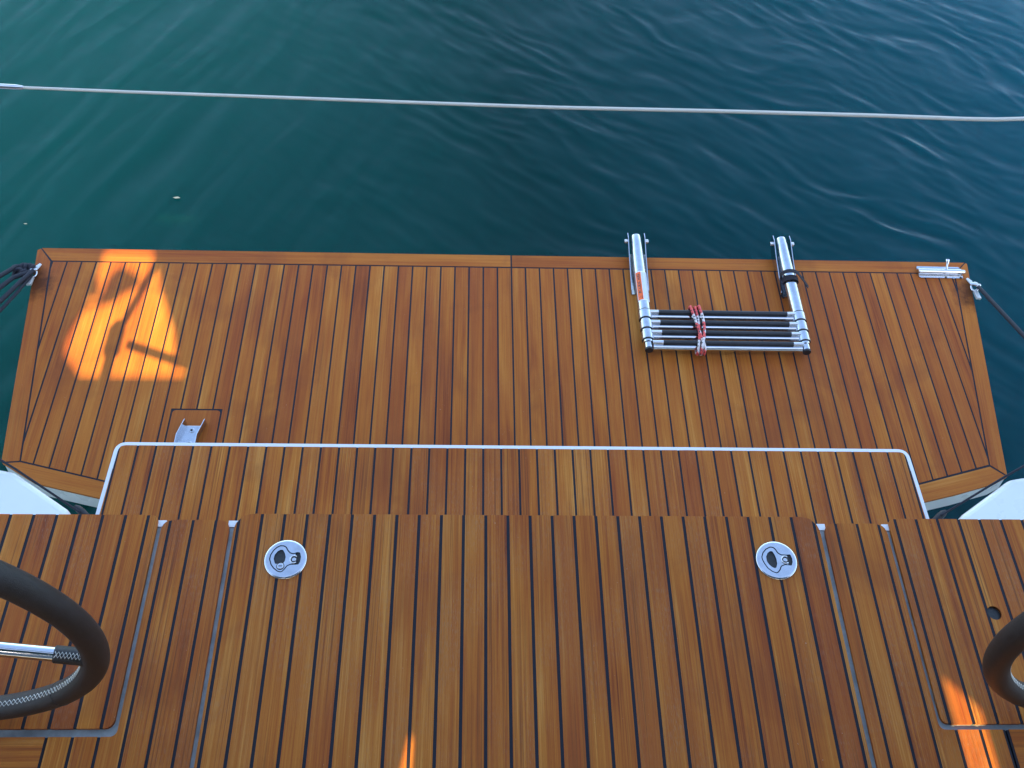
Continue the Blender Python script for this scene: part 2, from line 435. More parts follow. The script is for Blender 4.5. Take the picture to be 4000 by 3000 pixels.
# the cockpit floor: strips each side of the hatch, running forward round the side lids
GA, GB = -.5425, -.4235      # left strip
def sole(name, poly, rads, seed, seam=GRID):
    q = rounded(poly, rads); par = MB(); planks(par, q, seam, P, .0052, 0, .008, seed)
    o = bpart(par, name, TEAK)
    c = MB().prism(inset(q, .0006), -.0095, -.0005); under(boat, c.build('caulking', CAULK))
    return o
yb = -.60
sole('teak_planking', [(-.651+.0026, yb), (GB, yb), (GB, .7925), (GA, .7925), (GA, .4175), (-.651+.0026, .4175)], [0, 0, .022, .022, .012, 0], 11)
GC, GD = .6490, .7640
sole('teak_planking', [(GC, yb), (.873, yb), (.873, .4235), (GD+.001, .4235), (GD, .7925), (GC, .7925)], [0, 0, 0, .012, .022, .022], 12)
for x0, x1, sd_, yy in ((-1.72, -.651, 5, .4175), (.879, 1.94, 6, .4235)):
    mb = MB(); y = yy; i = 0
    while y > yb:
        y2 = y-.10; board(mb, [(x0, y2), (x1-.0 if x0 < 0 else x1, y2), (x1, y), (x0, y)], 0, .008, (1, 0), sd_*10+i); y -= .105; i += 1
    bpart(mb, 'teak_planking', TEAK)
    bpart(MB().prism([(x0, yb), (x1+.004, yb), (x1+.004, yy-.001), (x0-.004 if x0 > 0 else x0, yy-.001)], -.0095, -.0005), 'caulking', CAULK)

# ------------------------------------------------------------------ centre hatch with its two latches
hatch = root('cockpit_hatch', (.11, .4, 0), 'large central teak hatch holding two round steel lift latches', 'hatch', 'teak hatches')
HQ = rounded([(-.4155, yb), (.6400, yb), (.6400, .8055), (-.4155, .8055)], [0, 0, .036, .036], 8)
mb = MB(); planks(mb, HQ, GRID, P, .0056, 0, .009, 21); under(hatch, mb.build('teak_planking', TEAK))
under(hatch, MB().prism(inset(HQ, .0006), -.0098, -.0005).build('caulking', CAULK))

def latch(crop_x0, scale_pts, centre, body, opening, dhole, lock):
    """a flush lift latch; outlines surveyed from the photo on the deck plane"""
    sx, sy = 270/1866, 240/1659
    def L(pts, z=.003): return [W(crop_x0+x*sx, 2060+y*sy, z) for x, y in pts]
    c = W(*centre, .002)
    r = tag(bpy.data.objects.new('lift_latch', None)); COL.objects.link(r); r.location = (*c, 0); r.parent = hatch; r.matrix_parent_inverse = Matrix.Translation(-Vector(hatch.location))
    def kid(mb, name, mat, bv=0):
        o = mb.build(name, mat); o.parent = r; o.matrix_parent_inverse = Matrix.Translation(-Vector(r.location))
        if bv: bevel(o, bv, 2, 40)
        return o
    R0 = .0372; seg = 64
    circ = lambda rad: [(c[0]+rad*math.cos(2*math.pi*k/seg), c[1]+rad*math.sin(2*math.pi*k/seg)) for k in range(seg)]
    outl = rounded(L(body), .002, 3)
    # dished ring: flat top with the keyhole, sloping rim
    mb = MB().prism(circ(R0-.004), .0006, .0034, holes=[outl])
    prof = [(R0, .0003), (R0-.0004, .0014), (R0-.0016, .0028), (R0-.004, .0034)]
    V = []; Fs = []
    for rr, zz in prof: V += [(x, y, zz) for x, y in circ(rr)]
    for i in range(len(prof)-1):
        for k in range(seg):
            l = (k+1) % seg; Fs.append((i*seg+k, i*seg+l, (i+1)*seg+l, (i+1)*seg+k))
    mb.add(V, Fs, smooth=True); kid(mb, 'ring', STEELB)
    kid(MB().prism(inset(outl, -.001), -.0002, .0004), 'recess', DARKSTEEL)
    h = inset(outl, .0019)
    # handle ends at the opening
    xcut = W(crop_x0+opening*sx, 2060+860*sy, .003)[0]
    h = clip(h, 0, xcut, False)
    kid(MB().prism(h, .0015, .0031, holes=[rounded(L(dhole), .002, 3)]), 'handle', STEELB, .0003)
    if lock:
        lc = L([lock])[0]; kid(MB().cyl((*lc, .0022), (*lc, .0034), .0070, 24), 'lock_recess_shade', INK); kid(MB().cyl((*lc, .0012), (*lc, .0044), .0056, 24, .0006), 'lock', STEEL)  # dark disc painted for the shaded recess round the lock
        kid(MB().prism([(lc[0]-.003, lc[1]-.0008), (lc[0]+.003, lc[1]-.0008), (lc[0]+.003, lc[1]+.0008), (lc[0]-.003, lc[1]+.0008)], .0040, .0047), 'key_slot', INK)
    pc = L([(1165, 870)])[0] if lock else L([(1155, 880)])[0]
    kid(MB().cyl((*pc, .0012), (*pc, .0034), .0056, 24), 'catch_recess_shade', INK)  # dark disc painted for the shaded recess round the pin
    kid(MB().cyl((*pc, .0008), (*pc, .0040), .0036, 20, .0006), 'catch_pin', STEEL)
    kid(MB().tube([(pc[0]+.0068*math.cos(a), pc[1]+.0068*math.sin(a), .0036) for a in [math.radians(50+k*13) for k in range(21)]], .0011, 8), 'catch_ring', STEEL)
    return r
l1 = latch(980, None, (1115, 2184),
      [(490, 860), (520, 740), (600, 620), (700, 530), (800, 485), (900, 490), (970, 530), (1010, 610), (1070, 680), (1150, 700), (1260, 670), (1330, 680), (1355, 800), (1330, 930), (1280, 1005), (1200, 1010), (1060, 1015), (980, 1050), (920, 1130), (850, 1200), (790, 1220), (700, 1190), (600, 1110), (530, 1010)],
      1190, [(615, 850), (640, 750), (720, 650), (800, 605), (870, 610), (920, 700), (940, 800), (920, 900), (870, 975), (760, 985), (650, 985)], (795, 1050))
l1['label'] = 'latch with a key lock, on the left of the hatch'
l2 = latch(2900, None, (3034, 2188),
      [(510, 800), (540, 680), (620, 580), (740, 520), (830, 530), (900, 590), (960, 680), (1040, 730), (1200, 740), (1290, 730), (1340, 840), (1355, 940), (1330, 1035), (1150, 1020), (1060, 1060), (1030, 1150), (980, 1220), (920, 1245), (800, 1200), (680, 1110), (590, 990), (530, 880)],
      1215, [(640, 790), (680, 690), (750, 640), (810, 650), (870, 740), (920, 860), (940, 980), (920, 1080), (880, 1105), (800, 1070), (720, 1000), (660, 910)], None)
l2['label'] = 'latch without a lock, on the right of the hatch'

# ------------------------------------------------------------------ side locker lids
def lid(label, poly, rads, seam, seed, hole=None):
    r = root('locker_lid', (sum(q[0] for q in poly)/4, .6, 0), label, 'locker lid', 'teak hatches')
    q = rounded(poly, rads, 8); mb = MB(); planks(mb, q, seam, P, .0056, 0.0006, .008, seed)
    a = under(r, mb.build('teak_planking', TEAK)); b = under(r, MB().prism(inset(q, .0007), -.0096, .0001).build('caulking', CAULK))
    if hole:
        cut = MB().cyl((*hole, -.03), (*hole, .03), .0125, 32).build('cut', INK)
        dg = bpy.context.evaluated_depsgraph_get()
        for o in (a, b):
            m = o.modifiers.new('hole', 'BOOLEAN'); m.operation = 'DIFFERENCE'; m.solver = 'EXACT'; m.object = cut; m.use_self = False
        bpy.context.view_layer.update(); dg = bpy.context.evaluated_depsgraph_get()
        for o in (a, b):
            me = bpy.data.meshes.new_from_object(o.evaluated_get(dg)); o.modifiers.clear(); o.data = me
        bpy.data.objects.remove(cut)
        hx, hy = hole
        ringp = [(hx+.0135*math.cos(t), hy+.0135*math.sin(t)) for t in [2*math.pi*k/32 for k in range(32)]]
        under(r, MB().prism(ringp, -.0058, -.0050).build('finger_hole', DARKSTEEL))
    return r
lid('left teak locker lid with clean planks, under the larger visible steering wheel arc', [(-1.72, LID_Y0), (LID_L, LID_Y0), (LID_L, TOPY), (-1.72, TOPY)], [0, .016, .016, 0], GRID, 31)
lid('right teak locker lid with a round finger hole, beside the orange sun streak', [(LID_R, .4325), (1.94, .4325), (1.94, TOPY+.001), (LID_R, TOPY+.001)], [.014, 0, 0, .014], .784, 32, (.9165, .621))

# ------------------------------------------------------------------ middle step with white rim
step = root('transom_step', (.11, .9, -.30), 'narrow teak step with a thin white rim, between cockpit and swim platform', 'step')
SQ = rounded([(-.792, .60), (1.012, .60), (1.002, 1.1265), (-.779, 1.1265)], [0, 0, .026, .026], 8)
bevel(under(step, MB().prism(SQ, -.345, -.2840).build('white_rim', GEL)), .0025, 2)
IQ = inset(SQ, .0095)
mb = MB(); planks(mb, IQ, -.0088+.0, P, .0048, -.2815, .003, 41); under(step, mb.build('teak_planking', TEAK))
under(step, MB().prism(inset(IQ, .0003), -.2845, -.2820).build('caulking', CAULK))

# ------------------------------------------------------------------ swim platform
ZP = -.4856
plat = root('swim_platform', (.11, 1.5, ZP), 'wide teak swim platform folded down over the water, with long edge boards', 'swim platform')
def pp(mb, name, mat): return under(plat, mb.build(name, mat))
OUT = [(-1.123, 1.190), (-1.029, 1.133), (-.72, 1.058), (.95, 1.058), (1.2, 1.120), (1.309, 1.152), (1.348, 1.172), (1.4535, 1.888), (1.449, 1.8925), (-1.210, 1.886), (-1.2185, 1.878)]
INN = [(-1.0795, 1.193), (-.72, 1.103), (.95, 1.103), (1.311, 1.2045), (1.4045, 1.8485), (-1.1705, 1.8375)]
G = .0045
body = MB().prism(inset(OUT, .003), ZP-.050, ZP-.006); body.v = [(x, y-(.008 if (z < ZP-.03 and y < 1.3) else 0), z) for x, y, z in body.v]; bevel(pp(body, 'white_shell', GEL), .006, 2)
pp(MB().prism(inset(OUT, .001), ZP-.008, ZP-.0005), 'caulking', CAULK)
# small inspection plate with the bracket, in the field of planks
HX0, HX1, HY1 = -.7475, -.6245, 1.3475
field = inset(INN, G/2)
mb = MB()
planks(mb, clip(field, 0, HX0-G/2, False), .1135, P, G, ZP, .006, 51)
planks(mb, clip(field, 0, HX1+G/2, True), .1135, P, G, ZP, .006, 51)
planks(mb, clip(clip(clip(field, 0, HX0-G/2, True), 0, HX1+G/2, False), 1, HY1+G/2, True), .1135, P, G, ZP, .006, 51)
pp(mb, 'teak_planking', TEAK_LOW)
hq = rounded([(HX0+G/2, 1.12), (HX1-G/2, 1.12), (HX1-G/2, HY1-G/2), (HX0+G/2, HY1-G/2)], [0, 0, .010, .010], 6)
mb = MB(); board(mb, hq, ZP, .006, (0, 1), 77, .42); pp(mb, 'inspection_plate', TEAK_LOW)
# edge boards, mitred at the corners
def cut_board(a, b, c, d, dirv, seed, tone, name='edge_board'):
    mb = MB(); board(mb, inset([a, b, c, d], G/2), ZP, .006, dirv, seed, tone); pp(mb, name, TEAK_LOW)
xm = .1135
fo = lambda x: 1.886+(x+1.21)/(1.449+1.21)*.0065; fi = lambda x: 1.8375+(x+1.1705)/(1.4045+1.1705)*.011
def eb(poly, dirv, seed, tone):
    mb = MB(); board(mb, poly, ZP, .006, dirv, seed, tone); pp(mb, 'edge_board', TEAK_LOW)
g = G/2
eb([(-1.1705+.002, 1.8375+g), (xm-g, fi(xm)+g), (xm-g, fo(xm)), (-1.208, 1.886)], (1, 0), 61, .52)
eb([(xm+g, fi(xm)+g), (1.4045-.001, 1.8485+g), (1.447, 1.8925), (xm+g, fo(xm))], (1, 0), 62, .5)
eb([(-1.123, 1.191), (-1.0795-g, 1.1945), (-1.1705-g, 1.8365), (-1.2105, 1.8835), (-1.2185, 1.878)], (-.13, 1), 63, .72)
eb([(1.311+g, 1.2055), (1.347, 1.176), (1.4535, 1.888), (1.450, 1.891), (1.4045+g, 1.8475)], (.147, 1), 64, .62)
eb([(-1.1195, 1.187), (-1.029, 1.133), (-.72, 1.058), (-.72, 1.103-g), (-1.0785, 1.1905)], (1, -.22), 65, .62)
eb([(.95, 1.058), (1.2, 1.120), (1.309, 1.152), (1.3455, 1.1715), (1.310, 1.2005), (.95, 1.103-g)], (1, .25), 66, .5)
eb([(-.717, 1.058), (.947, 1.058), (.947, 1.103-g), (-.717, 1.103-g)], (1, 0), 67, .5)

# steel bracket on the inspection plate
br = root('channel_bracket', (-.69, 1.25, ZP), 'small silver channel bracket screwed to the platform, half under the white rimmed step', 'bracket')
def bk(mb, name, mat, bv=0):
    o = under(br, mb.build(name, mat))
    return bevel(o, bv) if bv else o
bk(MB().prism([(-.716, 1.14), (-.668, 1.14), (-.668, 1.297), (-.716, 1.297)], ZP+.0004, ZP+.003), 'base', STEELB, .0008)
for s, xa in ((-1, -.7165), (1, -.6675)):
    e = .010
    line = [(xa, 1.14), (xa, 1.262), (xa+.012, 1.306)]
    q = [(x-.0011, y) for x, y in line]+[(x+.0011, y) for x, y in reversed(line)]
    bk(MB().prism(q, ZP+.0005, ZP+.021), 'flange', STEEL, .0006)
    bk(MB().box(xa+.006 if s < 0 else xa-.002, xa+.0085 if s < 0 else xa+.0005, 1.14, 1.247, ZP+.003, ZP+.012), 'guide', STEEL, .0006)
for yy in (1.283, 1.245):
    o = bk(MB().cyl((-.687, yy, ZP+.0028), (-.687, yy, ZP+.0048), .0066, 24, .0006), 'screw', STEELB)
    s_ = MB().cyl((-.687, yy, ZP+.0040), (-.687, yy, ZP+.0053), .0034, 6).build('socket', DARKSTEEL); s_.parent = o

# ------------------------------------------------------------------ barrel bolt on the right corner
bb = root('barrel_bolt', (1.365, 1.85, ZP), 'silver barrel bolt screwed near the far right corner of the swim platform', 'bolt')
def bo(mb, name, mat, bv=0):
    o = under(bb, mb.build(name, mat))
    return bevel(o, bv) if bv else o
bz = ZP+.0005
A = [W(3577, 1042, ZP), W(3745, 1046, ZP), W(3762, 1090, ZP), W(3590, 1086, ZP)]
bo(MB().prism(rounded(A, .006, 4), bz, bz+.0025), 'plate', STEELB, .0008)
a0 = Vector((*W(3585, 1060, ZP+.008), ZP+.0095)); a1 = Vector((*W(3768, 1064, ZP+.008), ZP+.0095)); dv = (a1-a0)
bo(MB().cyl(a0, a0+dv*.90, .0078, 24, .001), 'barrel', STEEL)
bo(MB().cyl(a0+dv*.86, a1, .0062, 24, .003), 'rod', STEEL)
bo(MB().cyl(a0+dv*.885, a0+dv*.905, .0086, 24, .0006), 'collar', STEELB)
bo(MB().box(a0.x+.085, a0.x+.125, a0.y+.0055, a0.y+.0068, ZP+.0125, ZP+.0150), 'slot', INK)
kn = a0+dv*.60
bo(MB().tube([kn+Vector((0, .004, .004)), kn+Vector((.001, .014, .013)), kn+Vector((.002, .020, .018)), kn+Vector((.002, .025, .022)), kn+Vector((.002, .027, .0235))], [.0034, .0032, .0048, .0062, .0045], 18), 'knob', STEEL)
for fx, off in ((.06, .0175), (.06, -.0165), (.58, -.0165), (.64, .0170), (.74, -.0175), (.9, -.0165)):
    c = a0+dv*fx
    o = bo(MB().cyl((c.x, c.y+off, bz+.002), (c.x, c.y+off, bz+.0036), .0034, 16, .0004), 'screw', DARKSTEEL if off < 0 and fx in (.58, .9) else STEEL)

# ------------------------------------------------------------------ boarding ladder
lad = root('boarding_ladder', (.69, 1.72, ZP), 'folded telescopic steel ladder with black treads lying on the swim platform', 'ladder')
def la(mb, name, mat, parent=None):
    o = mb.build(name, mat); r = lad
    if parent: o.parent = parent; return o
    return under(lad, o)
ZT = ZP+.030
XL, XR = .4735, .8985
Y_C = [1.6465, 1.6115, 1.5770]
def ladder_side(X, sx):
    y_end = 1.534
    # crimped upper end opens into a round tube
    t = MB(); pts = [(X, 1.938, ZT+.004), (X, 1.930, ZT+.004), (X, 1.905, ZT+.003), (X, 1.86, ZT+.001), (X, 1.82, ZT), (X, 1.663, ZT)]
    t.tube(pts, [.0142, .0152, .0158, .0166, .0174, .0174], 32); la(t, 'outer_tube', STEELB)
    for i, (yc, r) in enumerate(zip(Y_C, (.0186, .0176, .0164))):
        la(MB().cyl((X, yc-.0125, ZT), (X, yc+.0135, ZT), r, 32, .0008), 'collar', STEELB)
        la(MB().cyl((X, yc-.0225, ZT), (X, yc-.012, ZT), r-.0028, 28), 'inner_tube', STEEL)
        la(MB().cyl((X, yc-.0150, ZT), (X, yc-.0124, ZT), r-.0006, 28), 'collar_seal', RUBBER)
    la(MB().cyl((X, y_end, ZT), (X, 1.566, ZT), .0108, 28), 'inner_tube', STEEL)
    la(MB().cyl((X, y_end-.004, ZT), (X, y_end+.003, ZT), .0110, 28, .001), 'end_cap', RUBBER)
    # hinge bracket: two thin cheek plates on a foot, bolt through both
    for s in (-1, 1):
        x = X+s*.0240
        prof = [(1.748, ZP+.0006), (1.902, ZP+.0006), (1.948, ZT-.010), (1.952, ZT+.004), (1.945, ZT+.014), (1.925, ZT+.016), (1.87, ZT+.002), (1.755, ZP+.012)]
        V = [(x-.0011, y, z) for y, z in prof]+[(x+.0011, y, z) for y, z in prof]; n = len(prof)
        Fs = [tuple(range(n)), tuple(reversed(range(n, 2*n)))]+[(i, n+i, n+(i+1) % n, (i+1) % n) for i in range(n)]
        la(MB().add(V, Fs), 'hinge_plate', STEEL)
        nut = MB().cyl((x+s*.001, 1.920, ZT+.005), (x+s*.0105, 1.920, ZT+.005), .0066, 6 if s < 0 else 20, .0012); la(nut, 'hinge_bolt', STEEL)
    la(MB().box(X-.0225, X+.0225, 1.748, 1.90, ZP+.0006, ZP+.0028), 'hinge_foot', STEELB)
    return t
ladder_side(XL, 1); ladder_side(XR, -1)
for i, yr in enumerate([1.6460, 1.6110, 1.5765, 1.5420]):
    xa, xb = XL+.012, XR-.012; r = .0080 if i < 3 else .0088
    la(MB().tube([(xa, yr+.0005, ZT-.002), (xa+.012, yr+.0005, ZT-.002), (xb-.012, yr+.0005, ZT-.002), (xb, yr+.0005, ZT-.002)], [r+.0016, r, r, r+.0016], 20), 'rung', STEEL)
    for xs_, xe in ((XL+.010, XL+.040), (XR-.040, XR-.010)):
        la(MB().cyl((xs_, yr+.0095, ZT+.0078), (xe, yr+.0095, ZT+.0078), .0066, 18), 'tread_end', STEEL)
    e = .0015*i
    la(MB().cyl((XL+.036+e*.5, yr+.0095, ZT+.0080), (XR-.034-e*.3, yr+.0095, ZT+.0080), .0070, 18, .0012), 'tread_sleeve', RUBBER)
# yellow speck on the second rung
la(MB().ball((.508, 1.6225, ZT+.013), .0022, 8, (2, 1, .5)), 'yellow_speck', YEL)

# warning label wrapped round the left tube (polar angle about the tube axis, 0 = straight up, + = right)
RL = .0176
def on_tube(a, y, r=RL): return (XL+r*math.sin(a), y, ZT+r*math.cos(a))
def patch(a0, a1, y0, y1, r, name, mat, par=None):
    n = 16; V = []; Fs = []
    for k in range(n+1):
        a = a0+(a1-a0)*k/n; V += [on_tube(a, y0, r), on_tube(a, y1, r)]
    for k in range(n): Fs.append((2*k, 2*k+2, 2*k+3, 2*k+1))
    return la(MB().add(V, Fs, smooth=True), name, mat, par)
YA, YB = 1.690, 1.796
lab = patch(math.radians(-62), math.radians(72), YA, YB, RL, 'warning_label', LABELW)
patch(math.radians(-56), math.radians(-6), YA+.003, YB-.003, RL+.0002, 'orange_field', LABELO, lab)
# lettering: reads upward along the tube
def bent_text(body, size, a_base, y_start, r, name, mat, par, fit=None):
    cu = bpy.data.curves.new(name, 'FONT'); cu.body = body; cu.size = 1; cu.offset = .05; cu.resolution_u = 3
    tmp = bpy.data.objects.new(name, cu); COL.objects.link(tmp)
    bpy.context.view_layer.update(); me = bpy.data.meshes.new_from_object(tmp.evaluated_get(bpy.context.evaluated_depsgraph_get()))
    bpy.data.objects.remove(tmp)
    xs = [v.co.x for v in me.vertices]; w = max(xs)-min(xs); k = (fit/w) if fit else size
    for v in me.vertices:
        u, h = (v.co.x-min(xs))*k, v.co.y*size
        v.co = Vector(on_tube(a_base-h/r, y_start+u, r))
    me.materials.clear(); me.materials.append(mat)
    o = bpy.data.objects.new(name, me); COL.objects.link(o); o.parent = par
    return o
bent_text('WARNING', .0112, math.radians(-18), YA+.021, RL+.0004, 'warning_text', INK, lab, .074)
tri = MB()
def seg_on(a0, y0, a1, y1, w, r):
    d = Vector((r*(a1-a0), y1-y0)); nrm = Vector((-d.y, d.x)).normalized()*w/2
    q = []
    for (a, y, s) in ((a0, y0, 1), (a1, y1, 1), (a1, y1, -1), (a0, y0, -1)):
        q.append(on_tube(a+s*nrm.x/r, y+s*nrm.y, r))
    tri.add(q, [(0, 1, 2, 3)])
R_ = math.radians; ty = YA+.008
seg_on(R_(-16), ty, R_(-16), ty+.0095, .0011, RL+.0004); seg_on(R_(-16), ty, R_(-44), ty+.00475, .0011, RL+.0004); seg_on(R_(-16), ty+.0095, R_(-44), ty+.00475, .0011, RL+.0004)
seg_on(R_(-22), ty+.00475, R_(-24), ty+.00475, .0010, RL+.0004); seg_on(R_(-27), ty+.00475, R_(-36), ty+.00475, .0009, RL+.0004)
la(tri, 'warning_triangle', INK, lab)
fp = MB(); rr = random.Random(3); tri_keep = tri; tri = fp
for k in range(7):
    a = R_(2+k*9); y = YA+.005
    while y < YB-.007:
        l = rr.uniform(.002, .006); seg_on(a, y, a, min(y+l, YB-.004), .0008, RL+.0003); y += l+.0012
tri = tri_keep
la(fp, 'small_print', INKG, lab)

# red and white cord lashing the treads
lash = root('lashing_cord', (.60, 1.60, ZT), 'red and white cord with black flecks wound round the ladder treads', 'cord')
zt = ZT+.0165; zb = ZT-.0125
def strand(x_far, x_near, z_off, bow=0., yf=1.668, yn=1.527):
    pts = []
    for k in range(15):
        u = k/14; y = yf+(yn-yf)*u
        z = zt+z_off-(.004 if u > .93 else 0)
        pts.append((x_far+(x_near-x_far)*u+bow*math.sin(math.pi*u), y, z))
    pts = [(x_far, yf+.004, ZT+.004), (x_far, yf+.004, ZT+.012)]+pts+[(x_near, yn-.004, ZT+.006), (x_near, yn-.0045, ZT-.004), (x_near, yn+.004, zb), (x_far, yf-.004, zb), (x_far, yf+.004, ZT+.002)]
    return under(lash, MB().tube(pts, .0037, 10, uv=True).build('strand', REDCORD))
def lx(x, y): return W(x, y, zt)[0]
strand(lx(2697, 1205), lx(2757, 1372), .0030, .000)
strand(lx(2716, 1203), lx(2731, 1370), .0, .006)
strand(lx(2729, 1202), lx(2744, 1371), .0055, .010)

# hook strap on the right tube
st = root('hook_strap', (XR, 1.79, ZT), 'loose black strap looped round the right tube of the ladder', 'strap')
def band(pts, w, th, name):
    V = []; Fs = []; n = len(pts)
    for (x, y, z, yo) in pts: pass
    P3 = [Vector(p[:3]) for p in pts]
    for i, p in enumerate(P3):
        d = (P3[min(i+1, n-1)]-P3[max(i-1, 0)]).normalized(); side = Vector((pts[i][3], 1, 0)); side = (side-d*side.dot(d)).normalized(); nr = d.cross(side)
        for a, b in ((-1, -1), (1, -1), (1, 1), (-1, 1)): V.append(p+side*a*w/2+nr*b*th/2)
    for i in range(n-1):
        for k in range(4):
            l = (k+1) % 4; Fs.append((i*4+k, i*4+l, (i+1)*4+l, (i+1)*4+k))
    Fs += [(3, 2, 1, 0), tuple((n-1)*4+k for k in range(4))]
    return under(st, MB().add(V, Fs, smooth=False).build(name, VEL))
lp = []
for k in range(31):
    a = math.radians(-118+k*8.4); rad = .0195+.003*math.sin(k/30*math.pi)
    lp.append((XR+rad*math.sin(a), 1.782-.004*math.cos(a), max(ZT+rad*math.cos(a), ZP+.004), 0))
band(lp, .017, .0016, 'loop')
lp = []
for k in range(24):
    u = k/23; a = math.radians(-95+u*150); rad = .024+.006*math.sin(u*math.pi)
    lp.append((XR+rad*math.sin(a)+.012*max(0, u-.6), 1.800-.012*u, max(ZT+rad*math.cos(a), ZP+.006)+.004*u, .1))
lp += [(XR+.040, 1.778, ZT+.004, .1), (XR+.052, 1.768, ZT-.008, .1)]
band(lp, .013, .0014, 'tail')
band([(XR-.0215, 1.80, ZT-.004, 0), (XR-.024, 1.785, ZT-.014, 0), (XR-.021, 1.765, ZP+.006, 0), (XR-.018, 1.742, ZP+.003, 0)], .012, .0018, 'free_end')

# ------------------------------------------------------------------ pad eyes at the platform corners
def padeye(c, s, label):
    r = root('pad_eye', c, label, 'pad eye', 'steel pad eyes on the platform corners')
    x, y, z = c
    def k(mb, name, mat, bv=0):
        o = under(r, mb.build(name, mat))
        return bevel(o, bv) if bv else o
    # folded tab screwed to the edge
    tabp = [(x-s*.001, y-.040), (x+s*.012, y-.042), (x+s*.009, y-.012), (x-s*.002, y-.012)]
    k(MB().prism(tabp, z+.002, z+.010), 'tab', SATIN, .001)
    k(MB().prism([(x-s*.010, y+.034), (x-s*.004, y+.038), (x+s*.006, y+.026), (x+s*.004, y+.010), (x-s*.002, y+.012)], z+.004, z+.007), 'upper_tab', SATIN, .0008)
    ringc = Vector((x+s*.004, y, z+.010))
    k(MB().tube([ringc+Vector((s*.009*math.cos(a), .0115*math.sin(a), .005*math.sin(a+.7))) for a in [2*math.pi*i/28 for i in range(28)]], .0034, 10, closed=True), 'ring', STEEL)
    k(MB().tube([(x-s*.006, y+.008, z+.013), (x+s*.004, y+.002, z+.018), (x+s*.014, y-.004, z+.014)], [.004, .0052, .004], 12), 'pin', STEEL)
    k(MB().ball((x+s*.018, y+.004, z+.012), .0050, 14), 'pin_head', STEEL)
    return r
padeye((SH_L[0]+.000, SH_L[1]+.010, ZP), -1, 'small steel pad eye with several black cords, on the left platform corner')
padeye((SH_R[0]+.000, SH_R[1]+.010, ZP), 1, 'small steel pad eye with a single cord, on the right platform corner')

# ------------------------------------------------------------------ cords
def cord(pts, r, label, name='cord', cat='cord', sag=.0):
    P3 = [Vector(q) for q in pts]; out = []
    for i in range(len(P3)-1):
        for k in range(12):
            u = k/12; q = P3[i].lerp(P3[i+1], u); q.z -= sag*math.sin(math.pi*u); out.append(q)
    out.append(P3[-1]); mb = MB().tube(out, r, 10); o = mb.build(name, CORD); tag(o, label, cat, 'black lifting cords of the platform'); return o
def at(x, y, z): return (*W(x, y, z), z)
ER = at(4310, 1645, -.14)
cord([(SH_R[0]+.012, SH_R[1]+.008, ZP+.014), ER], .0055, 'thick black cord leading from the right platform corner out of the frame')
cord([at(3678, 2012, -.25), at(3925, 1862, -.196), ER], .0024, 'thin black cord crossing the near right corner of the platform and the white hull')
EL = at(-500, 1490, -.14)
cord([at(310, 2000, -.25), at(60, 1832, -.196), EL], .0024, 'thin black cord crossing the near left corner of the platform and the white hull')
x, y, _ = SH_L
cord([(x-.004, y+.018, ZP+.012), (x-.02, y+.030, ZP+.016), (x-.05, y+.024, ZP+.018), at(-20, 1090, -.43), Vector(EL)+Vector((0, .06, .02))], .0062, 'thick black cord, uppermost of those at the left pad eye')
cord([(x+.002, y+.010, ZP+.018), at(50, 1085, -.455), at(0, 1123, -.44), Vector(EL)+Vector((0, .03, .0))], .0062, 'thick black cord, second from the top at the left pad eye')
cord([(x+.0, y+.006, ZP+.02), at(80, 1100, -.455), at(0, 1178, -.44), Vector(EL)+Vector((0, -.01, 0))], .0062, 'thick black cord, third from the top at the left pad eye')
cord([(x-.004, y-.004, ZP+.012), at(60, 1150, -.455), at(0, 1214, -.445), Vector(EL)+Vector((0, -.04, 0))], .0045, 'thinner black cord, lowest of those at the left pad eye')
knot = MB()
for k in range(5):
    a = random.Random(k); cx, cy, cz = x-.030+a.uniform(-.012, .012), y+.012+a.uniform(-.014, .014), ZP+.014
    knot.tube([(cx+.016*math.cos(t), cy+.012*math.sin(t), cz+.006*math.sin(t*2+k)) for t in [2*math.pi*i/20 for i in range(20)]], .0056, 10, closed=True)
tag(knot.build('cord_knot', CORD), 'tight black knot of cord beside the left pad eye', 'knot')
# cord fittings at the hull
for (px, py, s, lb) in ((318, 1998, -1, 'black rubber cord stopper in the gap left of the white rimmed step'), (3672, 2016, 1, 'black rubber cord stopper in the gap right of the white rimmed step')):
    c = at(px, py, -.26); r = root('cord_stopper', c, lb, 'cord stopper', 'cord stoppers at the transom')
    under(r, MB().tube([(c[0]-s*.018, c[1]-.012, c[2]-.012), (c[0], c[1], c[2]), (c[0]+s*.008, c[1]+.006, c[2]+.003), (c[0]+s*.014, c[1]+.010, c[2]+.006)], [.005, .008, .007, .003], 12).build('stopper', RUBBER))

# ------------------------------------------------------------------ lifeline across the stern
ll = root('lifeline', (.1, 1.26, .55), 'pale braided wire lifeline strung across the picture above the water', 'lifeline')
ZL = .55
lp = [at(px, py, ZL) for px, py in ((-400, 318), (0, 336), (90, 342), (500, 359), (995, 377), (1628, 401), (2170, 420), (2803, 434), (3436, 452), (3780, 465), (3888, 467), (4000, 464), (4400, 452))]
fine = []
for i in range(len(lp)-1):
    for k in range(6): fine.append(Vector(lp[i]).lerp(Vector(lp[i+1]), k/6))
fine.append(Vector(lp[-1]))
under(ll, MB().tube(fine, [.0023+.0010*min(1, max(0, (q.x+.7)/1.6)) for q in fine], 10).build('wire', WIRE))
under(ll, MB().tube([Vector(at(-300, 322, ZL)), Vector(at(60, 340, ZL)), Vector(at(92, 342, ZL))], [.0042, .0042, .0028], 14).build('end_fitting', STEEL))

